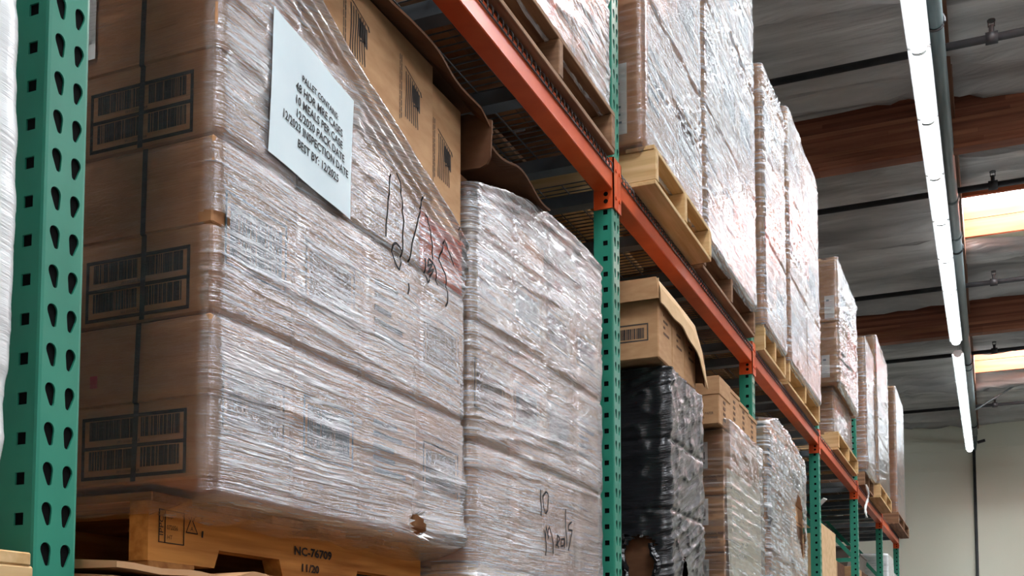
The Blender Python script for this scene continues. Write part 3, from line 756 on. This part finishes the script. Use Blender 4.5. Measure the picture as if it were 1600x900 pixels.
ztop1 = lambda y: float(np.interp(y, [1.588,1.70,1.877,2.0,2.2,2.4,2.53,2.618], [3.06,3.05,2.985,2.93,2.86,2.79,2.745,2.70]))
L = (y1-y0)/4
f1 = film('stretch_film', 'clear stretch film around the load with the white notice', -.98, 0, y0, y1, 1.908, 3.06, 'film', 100, hf=.30, he=.03, seams=zs[1:3], cols=[y0+L*k for k in (1,2,3)],
          ds=.011, dt=.0045, ztop=ztop1, holes=[('f',2.336,1.934,.040,.024),('e',-.003,2.402,.022,.014),('f',1.592,2.402,.022,.012)],
          clear=[(1.884,2.716,.16,.17,.1)], bot_in=.135, end_in=.004, top_in=.02, rope=.012, ridge=.006, amp=.003)
scribble(f1, [[(2.196,2.732),(2.191,2.673),(2.183,2.61),(2.183,2.581)],
  [(2.226,2.748),(2.241,2.731),(2.251,2.696),(2.261,2.646),(2.262,2.577),(2.256,2.541),(2.247,2.524),(2.229,2.535),(2.216,2.557),(2.216,2.573),(2.228,2.582),(2.247,2.579),(2.259,2.573)],
  [(2.353,2.741),(2.34,2.7),(2.318,2.641),(2.294,2.549)], [(2.364,2.702),(2.377,2.698),(2.394,2.664),(2.408,2.636),(2.419,2.607)],
  [(2.378,2.597),(2.379,2.554),(2.389,2.538),(2.406,2.559),(2.423,2.584),(2.392,2.566),(2.416,2.595),(2.389,2.581),(2.398,2.602),(2.419,2.598),(2.433,2.588),(2.444,2.55)],
  [(2.53,2.627),(2.468,2.674),(2.447,2.617),(2.465,2.606),(2.486,2.592),(2.498,2.559),(2.498,2.523),(2.487,2.509)], [(2.291,2.506),(2.295,2.495),(2.288,2.478)], [(2.544,2.733),(2.548,2.701)]], .0062)
# torn white rim of the hole
mb = MB()
for k in range(16):
    a = k/16*2*math.pi; r0 = 1.0
    p = (2.336+.044*math.cos(a), 1.934+.026*math.sin(a)); q = (2.336+(.05+.02*rnd.random())*math.cos(a+.3), 1.934+(.032+.014*rnd.random())*math.sin(a+.3))
    a2 = a+.45; p2 = (2.336+.043*math.cos(a2), 1.934+.025*math.sin(a2))
    if math.cos(a) < .55: mb.add([(.019,p[0],p[1]),(.019,p2[0],p2[1]),(.034+.012*rnd.random(),q[0],q[1])], [(0,1,2)])
build('torn_edge', mb, M['white_metal'], f1)
# pallet stamps
fs = front(-.129, 0, 0); mb = MB()
fs.frame(mb, 1.614, 1.684, 1.826, 1.888, .0016); fs.rect(mb, 1.630, 1.6318, 1.826, 1.888)
fs.text(mb, 'IPPC', 1.6255, 1.857, .016, rot=R(90), sx=1.2); fs.text(mb, 'US-', 1.636, 1.872, .011, align='LEFT'); fs.text(mb, '072056', 1.635, 1.852, .012, align='LEFT', sx=.85); fs.text(mb, 'HT', 1.636, 1.834, .011, align='LEFT')
fs.line(mb, [(1.689,1.852),(1.7035,1.881),(1.722,1.852),(1.689,1.852)], .002); fs.text(mb, 'A', 1.705, 1.856, .012); fs.line(mb, [(1.736,1.848),(1.737,1.858)], .005)
build('stamp', mb, M['ink'], pl); mb = MB()
fs.text(mb, 'NC-76709', 2.044, 1.843, .026, align='LEFT', sx=1.35, bold=.0008); fs.text(mb, '11/20', 2.07, 1.808, .024, align='LEFT', sx=1.35, bold=.0006)
build('lot_number', mb, M['ink'], pl)
# flattened cardboard under that pallet
for k in range(3):
    mb = MB(); n = 40; V = []
    ysx = np.linspace(1.31, 2.64, n)
    zb = 1.7075 + k*.0218
    for i, y in enumerate(ysx):
        xo = .04 + .03*k*0 + .014*math.sin(y*9+k) + .01*vn(y*14, k, 80); zz = zb + .0018*math.sin(y*150) + (.014*math.exp(-((y-1.70)/.05)**2) if k == 2 else 0) - (0 if k < 2 else .02*max(0, y-1.75))
        V += [(-1.0,y,zb),(-.13,y,zb),(xo,y,zz - (.004 if k == 2 else 0)),(xo,y,zz+.006),(-.13,y,zb+.0195),(-1.0,y,zb+.0195)]
    mb.v = V
    for i in range(n-1):
        for q in range(6): mb.f.append((i*6+q, i*6+(q+1)%6, (i+1)*6+(q+1)%6, (i+1)*6+q))
    mb.f.append(tuple(range(6))); mb.f.append(tuple(range((n-1)*6, n*6))[::-1])
    o = build('cardboard_sheet', mb, M['kraft']); tag(o, '%s of three flattened cardboard sheets under the brown stamped pallet' % ('lowest','middle','topmost')[k], 'cardboard sheet', 'cardboard under the stamped pallet')

# ---- the load marked 10 Meals -------------------------------------------------
y0, y1 = 2.668, 3.735
pallet('film-covered pallet under the load marked 10 Meals', -1.05, 0, y0, y1-.12, 1.708, 'x', 'wood', .165)
zs2 = [1.88, 2.20, 2.53, 2.82]
grid_cartons('of the load marked 10 Meals', -.005, y0, y1, zs2, 4, .5, ['kraft_b','kraft'], rnd, lid=False, mark_from=1)
top = grid_cartons('on top of the load marked 10 Meals', -.07, y0, y1-.35, [2.825, 2.985], 3, .4, ['kraft_b'], rnd, group='top cartons of the load marked 10 Meals', marks=False)
cp = MB(); n = 20; V = []
for i, y in enumerate(np.linspace(2.66, 3.14, n)):
    z = 2.995 + .02*math.sin((y-2.6)*6); V += [(-.45,y,2.99),(.0,y,z+.012),(.045,y,z+.008-.012*math.sin(y*21)),(.046,y,z+.014-.012*math.sin(y*21)),(0,y,z+.019),(-.45,y,2.997)]
cp.v = V
for i in range(n-1):
    for k in range(6): cp.f.append((i*6+k, i*6+(k+1)%6, (i+1)*6+(k+1)%6, (i+1)*6+k))
tag(build('cardboard_sheet', cp, M['kraft_dark']), 'curled shade-darkened cardboard flap above the load marked 10 Meals', 'cardboard sheet')
ztop2 = lambda y: float(np.interp(y, [2.66,2.80,3.0,3.2,3.45,3.735], [2.905,2.945,2.99,3.02,3.035,3.02]))
f2 = film('stretch_film', 'clear stretch film around the load marked 10 Meals', -1.0, 0, y0, y1, 1.87, 3.04, 'film', 200, hf=.31, he=.2, seams=zs2[1:3], cols=[y0+(y1-y0)*k/4 for k in (1,2,3)],
          ds=.015, dt=.006, ztop=ztop2, bot_in=-.01, top_in=.2, rope=.006, slope=-.05, ridge=.006)
scribble(f2, [[(3.13,2.134),(3.135,2.054)], [(3.178,2.135),(3.205,2.124),(3.199,2.084),(3.172,2.066),(3.151,2.087),(3.151,2.117),(3.178,2.135)],
  [(3.161,2.014),(3.176,1.937)],[(3.166,1.99),(3.182,2.028),(3.19,1.99),(3.209,2.031),(3.242,1.949)], [(3.258,1.976),(3.290,2.0),(3.27,2.01),(3.262,1.981),(3.285,1.972)],[(3.327,2.003),(3.30,2.0),(3.30,1.978),(3.325,1.982),(3.330,2.01),(3.335,1.975)],
  [(3.351,2.103),(3.352,1.98)], [(3.41,2.069),(3.38,2.055),(3.374,2.038),(3.41,2.04),(3.386,2.01),(3.366,1.97)]], .0065)

# ---- the leftmost load (only a sliver in view) ---------------------------------
pallet('pale pallet under the leftmost white-wrapped load', -.95, .075, .02, 1.135, 1.628, 'y', 'wood', .125)
grid_cartons('of the leftmost load', .05, .05, 1.075, [1.755, 2.2, 2.65], 2, .6, ['kraft'], rnd, marks=False)
ff = film('stretch_film', 'thick white stretch film around the leftmost load', -.95, .055, .05, 1.08, 1.757, 2.7, 'film_white', 300, hf=1.3, he=1.2, ds=.014, dt=.006, bot_in=.03, ridge=.003, bulge=.012)
M['sliver'] = None

# ---- the black-wrapped load ---------------------------------------------------
y0, y1, xf3 = 4.42, 4.99, .05
pallet('pallet under the black-wrapped load', -1.0, .04, 4.36, 5.2, 1.708, 'x', 'grey')
zs3 = [1.88, 2.23, 2.53, 2.815]
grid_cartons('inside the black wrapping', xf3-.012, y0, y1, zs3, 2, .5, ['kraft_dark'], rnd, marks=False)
f3 = film('stretch_film', 'shiny black stretch film around the load behind the green upright', -1.0, xf3, y0, y1, 1.86, 2.83, 'film_black', 400, hf=2.5, he=2.5, seams=[2.53,2.24], ds=.012, dt=.006, off=.018, amp=.006, ridge=.008, crease=.010,
          slope=-.35, holes=[('e',-.06,2.03,.075,.10),('f',4.60,1.93,.05,.12)], bot_in=.02, top_in=.3)
mb = MB()
for k in range(5):
    a0 = random.random()
    pts = [(-.16+.02*k+.012*math.sin(t*9+k), y0-.03-.010*math.sin(t*5+k*2), 2.14-.26*t) if k < 3 else (.0+.03*t+.01*math.sin(t*11+k), y0-.03, 2.1-.2*t) for t in np.linspace(0,1,14)]
    mb.tube(pts, [.008+.006*abs(math.sin(i*1.7+k)) for i in range(14)], 6)
k3 = build('torn_film_rope', mb, M['film_black'], f3, smooth=False)
at = k3.data.attributes.new('haze','FLOAT','POINT'); at.data.foreach_set('value', [2.5]*len(k3.data.vertices))
for q, (ya, yb) in enumerate(((4.325,4.525),(4.53,4.73),(4.735,4.93))):
    o = carton('%s tan carton under the tilted lid on the black-wrapped load' % CL[q], -.42, .052, ya, yb, 2.845, 3.10, 'kraft', 'cartons on the black-wrapped load')
    if q == 0:
        mb = MB(); fc = near(-.42, ya, 2.845); fc.frame(mb, .2, .428, .075, .148, .0055); fc.bars(mb, .22, .412, .086, .13, rnd, .003); build('barcode_print', mb, M['ink_soft'], o)
    mb = MB(); fc = front(.052, ya, 2.845)
    for j in range(4): fc.rect(mb, .07, .075+.01*j+.05*(j%2), .19-.025*j, .20-.025*j)
    build('printed_marks', mb, M['ink_brown'], o)
# the flared tray lid over them
mb = MB(); n = 22; V = []
for i, y in enumerate(np.linspace(4.30, 4.95, n)):
    t = (y-4.30)/.65; zo = float(np.interp(t, [0,.45,.8,1], [3.06,3.035,2.97,2.85])) + .004*math.sin(t*19); zi = 3.165-.02*t*t; xo = .066+.034*t
    V += [(-.44,y,3.165),(.045,y,zi),((.045+xo)/2+.006,y,(zi+zo)/2+.012),(xo,y,zo),(xo+.004,y,zo+.002),((.045+xo)/2+.011,y,(zi+zo)/2+.014),(.047,y,zi+.007),(-.44,y,3.172)]
mb.v = V
for i in range(n-1):
    for k in range(8): mb.f.append((i*8+k, i*8+(k+1)%8, (i+1)*8+(k+1)%8, (i+1)*8+k))
mb.box(-.44, .06, 4.30, 4.306, 3.085, 3.165)
ld = build('tray_lid', mb, M['kraft_pale']); tag(ld, 'tan cardboard tray lid with a flared aisle side, above black load', 'carton lid')
build('end_flap', MB().prism([(-.44,3.08),(.062,3.08),(.052,3.168),(-.44,3.168)], 1, 4.292, 4.299), M['kraft'], ld)
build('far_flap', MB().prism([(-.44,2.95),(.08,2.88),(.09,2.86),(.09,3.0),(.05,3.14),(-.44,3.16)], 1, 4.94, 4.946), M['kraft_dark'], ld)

# ---- the cream-sheeted load ----------------------------------------------------
y0, y1, xf4 = 5.56, 6.47, .05
pallet('pallet under the cream-sheeted load', -1.0, .04, 5.5, 6.48, 1.708, 'x', 'wood')
zs4 = [1.88, 2.17, 2.46, 2.80]
b4 = grid_cartons('of the cream-sheeted load', xf4-.012, y0, y1, zs4, 3, .4, ['kraft'], rnd, marks=False)
for l in range(3):
    o = b4[(l,0)]; za = zs4[l]; fc = near(xf4-.412, y0-.001, za)
    mb = MB(); fc.rect(mb, .258, .315, .14 if l else .12, .275 if l else .255); lb = build('shipping_label', mb, M['label'], o)
    mb = MB(); fc.bars(mb, .272, .302, .185, .225, rnd, .003); fc.rect(mb, .268,.30,.165,.172); build('barcode_print', mb, M['ink'], lb)
    mb = MB(); fc.text(mb, 'INTERNATIONAL PAPER', .325, .09, .018, sx=.8); fc.text(mb, 'CONTAINER', .325, .072, .016, sx=.8); fc.text(mb, 'MADE IN U.S.A.', .335, .045, .014, sx=.8)
    build('printed_text', mb, M['ink_soft'], o)
tops = []
for q in range(4):
    ya = 5.47 + q*.255; h = (3.045, 3.045, 3.03, 3.02)[q]
    o = carton('%s tan carton in the row on top of the cream-sheeted load' % CL[q], -.42, .035-.004*q, ya, ya+.25, 2.805, h, 'kraft', 'cartons on the cream-sheeted load')
    build('lid', MB().box(-.424,.039-.004*q,ya-.004,ya+.254,h-.09 if q == 0 else h-.02,h+.004), M['kraft'], o, bevel=.003)
    mb = MB(); fc = front(.036-.004*q, ya, 2.805)
    for j in range(6): fc.rect(mb, .09, .14, .03+.03*j, .045+.03*j)
    build('printed_marks', mb, M['ink_brown'], o)
    if q == 0:
        mb = MB(); fc = near(-.42, ya-.001, 2.805); fc.text(mb, 'INTERNATIONAL PAPER', .34, .05, .02, sx=.8); fc.text(mb, 'CONTAINER', .34, .03, .018, sx=.8); build('printed_text', mb, M['ink_soft'], o)
cs = MB(); n = 16; V = []
for i, z in enumerate(np.linspace(1.88, 2.60, n)):
    V += [(.0475+.004*math.sin(z*7), y0+.02, z), (.0485+.005*math.sin(z*9+1), (y0+y1)/2, z), (.0475, y1-.03, z)]
cs.v = V; cs.f = [(3*i+j,3*i+j+1,3*i+j+4,3*i+j+3) for i in range(n-1) for j in range(2)]
tag(build('cream_sheet', cs, M['cream'], smooth=True), 'cream paperboard sheet on the aisle face of the film-wrapped cartons', 'paperboard')
film('stretch_film', 'clear stretch film around the cream-sheeted load', -1.0, xf4, y0, y1, 1.87, 2.845, 'film_up', 500, hf=.2, he=.05, seams=[2.17,2.46], ds=.018, dt=.008, crease=.004, ridge=.007, bulge=.0)

# ---- the torn-film load --------------------------------------------------------
y0, y1, xf5 = 6.66, 8.08, .05
pallet('pallet under the torn film load', -1.0, .04, 6.66, 8.1, 1.708, 'x', 'grey')
grid_cartons('of the torn film load', xf5-.015, y0, y1, [1.88, 2.3, 2.7, 3.03], 3, .5, ['kraft','kraft_b'], rnd)
sb = MB(); fcs = front(xf5-.010, 0, 0); fcs.rect(sb, 6.70, 6.94, 2.50, 2.74, .002); so = build('document_sheet', sb, M['label']); tag(so, 'white document sheet under the torn film', 'paper sheet')
mb = MB()
for k, t in enumerate(('PALLET','4 OF 10','LOT 22','12/2025','MRE CASE')): Face(fcs.o+fcs.n*.003, fcs.a, fcs.b).text(mb, t, 6.82, 2.69-.04*k, .035)
build('printed_text', mb, M['ink_blue'], so)
ztop5 = lambda y: float(np.interp(y, [6.66,6.9,7.3,7.7,8.08], [3.06,3.12,3.12,3.08,3.02]))
film('stretch_film', 'torn crumpled clear film around the load before the fourth upright', -1.0, xf5, y0, y1, 1.87, 3.1, 'film_up', 600, hf=.45, he=.2, ds=.02, dt=.009, ztop=ztop5, crease=.006, ridge=.012, slope=.35,
     holes=[('f',7.72,2.60,.16,.16),('f',7.86,2.46,.10,.12)])

# ---- lower far bays --------------------------------------------------------------
o = MB(); 
for k in range(4):
    tag(build('cardboard_slab', MB().box(-.30+.07*k, -.245+.07*k, 9.42+.03*k, 10.4, 1.74, 2.88-.03*k), M['kraft_pale'], bevel=.006), '%s pale cardboard slab standing past the fourth upright' % CL[k], 'cardboard sheet', 'pale cardboard slabs')
tag(build('torn_paper_cap', MB().add([(-.10,9.42,2.90),(.0,9.40,2.98),(.01,9.55,2.99),(-.1,9.6,2.9),(-.1,9.42,2.893),(.0,9.40,2.972),(.01,9.55,2.982),(-.1,9.6,2.893)],[(0,1,2,3),(7,6,5,4),(0,4,5,1),(1,5,6,2),(2,6,7,3),(3,7,4,0)]), M['label']), 'torn white paper cap on the pale cardboard slabs', 'paper')
pallet('pallet under the fourth bay carton load', -1.0, 0, 10.55, 11.75, 1.708, 'x', 'grey')
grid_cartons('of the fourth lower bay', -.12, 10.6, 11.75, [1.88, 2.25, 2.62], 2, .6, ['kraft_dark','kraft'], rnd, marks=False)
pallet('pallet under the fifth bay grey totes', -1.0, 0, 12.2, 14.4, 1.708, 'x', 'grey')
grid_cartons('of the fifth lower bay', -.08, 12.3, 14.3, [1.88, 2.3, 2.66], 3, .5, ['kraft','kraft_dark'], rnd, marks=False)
for q in range(2):
    e = empty('storage_tote', (-.5, 12.8+q*.9, 2.665)); tag(e, '%s dark grey-brown lidded tote in the fifth lower bay' % ('nearer','farther')[q], 'tote', 'grey totes')
    build('body', MB().prism([(-.82,2.665),(-.18,2.665),(-.14,2.86),(-.86,2.86)], 1, 12.45+q*.9, 13.2+q*.9), M['grey_box'], e)
    build('lid', MB().box(-.87,-.13,12.43+q*.9,13.22+q*.9,2.861,2.89), M['grey_box'], e, bevel=.008)
pallet('pallet under the farthest lower white load', -1.0, .05, 14.9, 16.9, 1.708, 'x', 'wood')
grid_cartons('of the farthest lower white load', .0, 15.0, 16.6, [1.88, 2.4, 3.0], 2, .5, ['kraft'], rnd, marks=False, skip=((1,1),))
film('stretch_film', 'white stretch film around the farthest lower load', -.9, .02, 15.0, 16.6, 1.87, 3.04, 'film_white', 700, hf=1.1, he=1.0, ds=.05, dt=.03, ztop=lambda y: 3.03 if y < 15.8 else 2.85)

# ---- the upper loads ---------------------------------------------------------------
def upper(key, x1, y0, y1, ztop, ncol, nlay, seed, he, hf, pal='wood', px_=None, pover=.03, zb=3.65, film_off=.014, labels=(), orange=(), crease=.004, top=None, along='x', lid=False, py=None):
    rnd = random.Random(seed)
    xp = x1 + pover if px_ is None else px_
    pallet('pallet under the %s' % key, xp-1.12, xp, *(py or (y0, y1)), ZB2+.009, along, pal, .16)
    zs = list(np.linspace(zb, ztop, nlay+1))
    g = grid_cartons('of the %s' % key, x1, y0, y1, zs, ncol, .5, ['kraft','kraft_b'], rnd, group='cartons of the %s' % key)
    for (l, xa, xb, za, zb_) in labels:
        o = g[(l,0)]; mb = MB(); fc = near(0, y0-.0006, 0); fc.rect(mb, xa, xb, za, zb_, .0012); lb = build('shipping_label', mb, M['label'], o)
        mb = MB(); f2_ = near(0, y0-.002, 0); w = xb-xa; h = zb_-za
        for j in range(6): f2_.rect(mb, xa+w*.15, xa+w*(.5+.3*rnd.random()), za+h*(.15+.11*j), za+h*(.18+.11*j))
        build('printed_text', mb, M['ink_blue'], lb)
    for (ya, yb, za, zb_, m_) in orange:
        nm, lb_ = {'oran_label': ('orange_placard','orange placard'), 'label': ('white_label','small white label'), 'paper': ('paper_sheet','blue-white paper sheet'), 'ink_blue': ('dark_card','dark blue-grey card')}[m_]
        mb = MB(); front(x1+.002,0,0).rect(mb, ya, yb, za, zb_, .0015); tag(build(nm, mb, M[m_]), '%s under film on the %s' % (lb_, key), 'placard')
    film('stretch_film', 'shiny clear stretch film around the %s' % key, x1-1.0, x1, y0, y1, zb+.002, ztop+.01, 'film_up', seed, hf=hf*.46, he=he*.4, seams=zs[1:-1], cols=[y0+(y1-y0)*k/ncol for k in range(1,ncol)], ds=.02, dt=.009, off=film_off,
         ridge=.007, amp=.003, crease=crease*.4, slope=-.10, bot_in=.03, top_in=.15)
    return g
pallet('pallet above the notice load, seen from below', -1.1, .02, 1.40, 2.55, ZB2+.009, 'x', 'grey')
upper('upper load over 10 Meals load', .0, 2.72, 3.84, 5.25, 3, 4, 810, .4, .55, 'grey', orange=[(2.97,3.3,3.68,3.86,'oran_label')])
upper('tall upper load beside second upright', .05, 4.12, 5.06, 5.5, 2, 3, 820, .10, .55, 'wood', px_=.10, py=(4.14,5.07), labels=[(0,-.10,-.012,3.70,3.99)])
upper('tall orange-placard upper load', .05, 5.13, 6.36, 5.56, 3, 3, 830, .3, .6, 'grey', px_=.05, orange=[(5.80,6.32,3.80,4.12,'oran_label'),(5.47,5.62,3.67,3.90,'label')])
upper('upper load with a blue-white sheet', .05, 6.64, 7.38, 5.25, 2, 3, 840, .3, .55, 'wood', px_=.05, orange=[(6.78,6.95,4.52,4.95,'paper'),(6.70,7.2,4.12,4.32,'oran_label')])
upper('upper load above the fourth upright', .05, 7.52, 8.93, 5.40, 2, 3, 850, .25, .55, 'wood', px_=.05, orange=[(7.6,8.45,4.48,4.82,'oran_label')])
tag(build('orange_placard', MB().box(.067,.0685,10.72,11.4,4.45,4.76), M['oran_label']), 'orange placard under film on the stepped upper load', 'placard')
def plain_load(key, x1, y0, y1, zs, seed, hf, he, labels):
    rnd = random.Random(seed)
    g = grid_cartons('of the %s' % key, x1, y0, y1, zs, 1, .5, ['kraft'], rnd, group='cartons of the %s' % key)
    for (l, xa, xb, za, zb_) in labels:
        mb = MB(); near(0, y0-.0006, 0).rect(mb, xa, xb, za, zb_, .0012); lb = build('shipping_label', mb, M['label'], g[(l,0)])
        mb = MB(); near(0, y0-.002, 0).rect(mb, xa+.015, xa+.04, zb_-.05, zb_-.035); build('printed_text', mb, M['ink_blue'], lb)
    film('stretch_film', 'shiny clear stretch film around the %s' % key, x1-1.0, x1, y0, y1, zs[0]+.004, zs[-1]+.01, 'film_up', seed, hf=hf, he=he, seams=zs[1:-1], ds=.02, dt=.009, ridge=.007, amp=.005, crease=.005, slope=-.12, bot_in=.03, top_in=.15)
pallet('pallet under the stepped upper load of labelled cartons', -1.06, .06, 10.0, 11.5, ZB2+.009, 'x', 'wood', .16)
plain_load('stepped upper load, narrower lower tier', .0, 10.12, 11.42, [3.648, 4.075], 860, .2, .08, [])
plain_load('stepped upper load, labelled upper tier', .065, 10.0, 11.45, [4.082, 4.62, 5.19], 861, .22, .06, [(0,-.075,-.005,4.13,4.33),(1,-.04,.045,4.655,4.86)])
upper('slim upper load behind upright top', .08, 12.08, 13.0, 5.05, 1, 3, 870, .4, .6, 'grey', px_=.06)
upper('orange-placard upper load near rack end', .1, 13.06, 14.5, 5.33, 1, 3, 880, .12, .5, 'wood', labels=[(0,-.02,.06,4.0,4.25),(1,-.04,.03,4.5,4.75)], orange=[(13.12,14.42,4.92,5.28,'oran_label')])
upper('farthest upper load at the rack end', .1, 15.72, 17.1, 5.36, 1, 2, 890, .12, .6, 'grey', py=(15.6,17.5), orange=[(16.3,16.6,4.6,5.1,'ink_blue')])
mb = MB().tube([(.06+.01*math.sin(t*7), 12.2+.10*math.sin(t*5), 3.5-.36*t) for t in np.linspace(0,1,14)], [.008+.008*abs(math.sin(i*1.3)) for i in range(14)], 7)
tag(build('film_tail', mb, M['label'], smooth=True), 'white tail of loose film hanging below the far beam', 'plastic film')
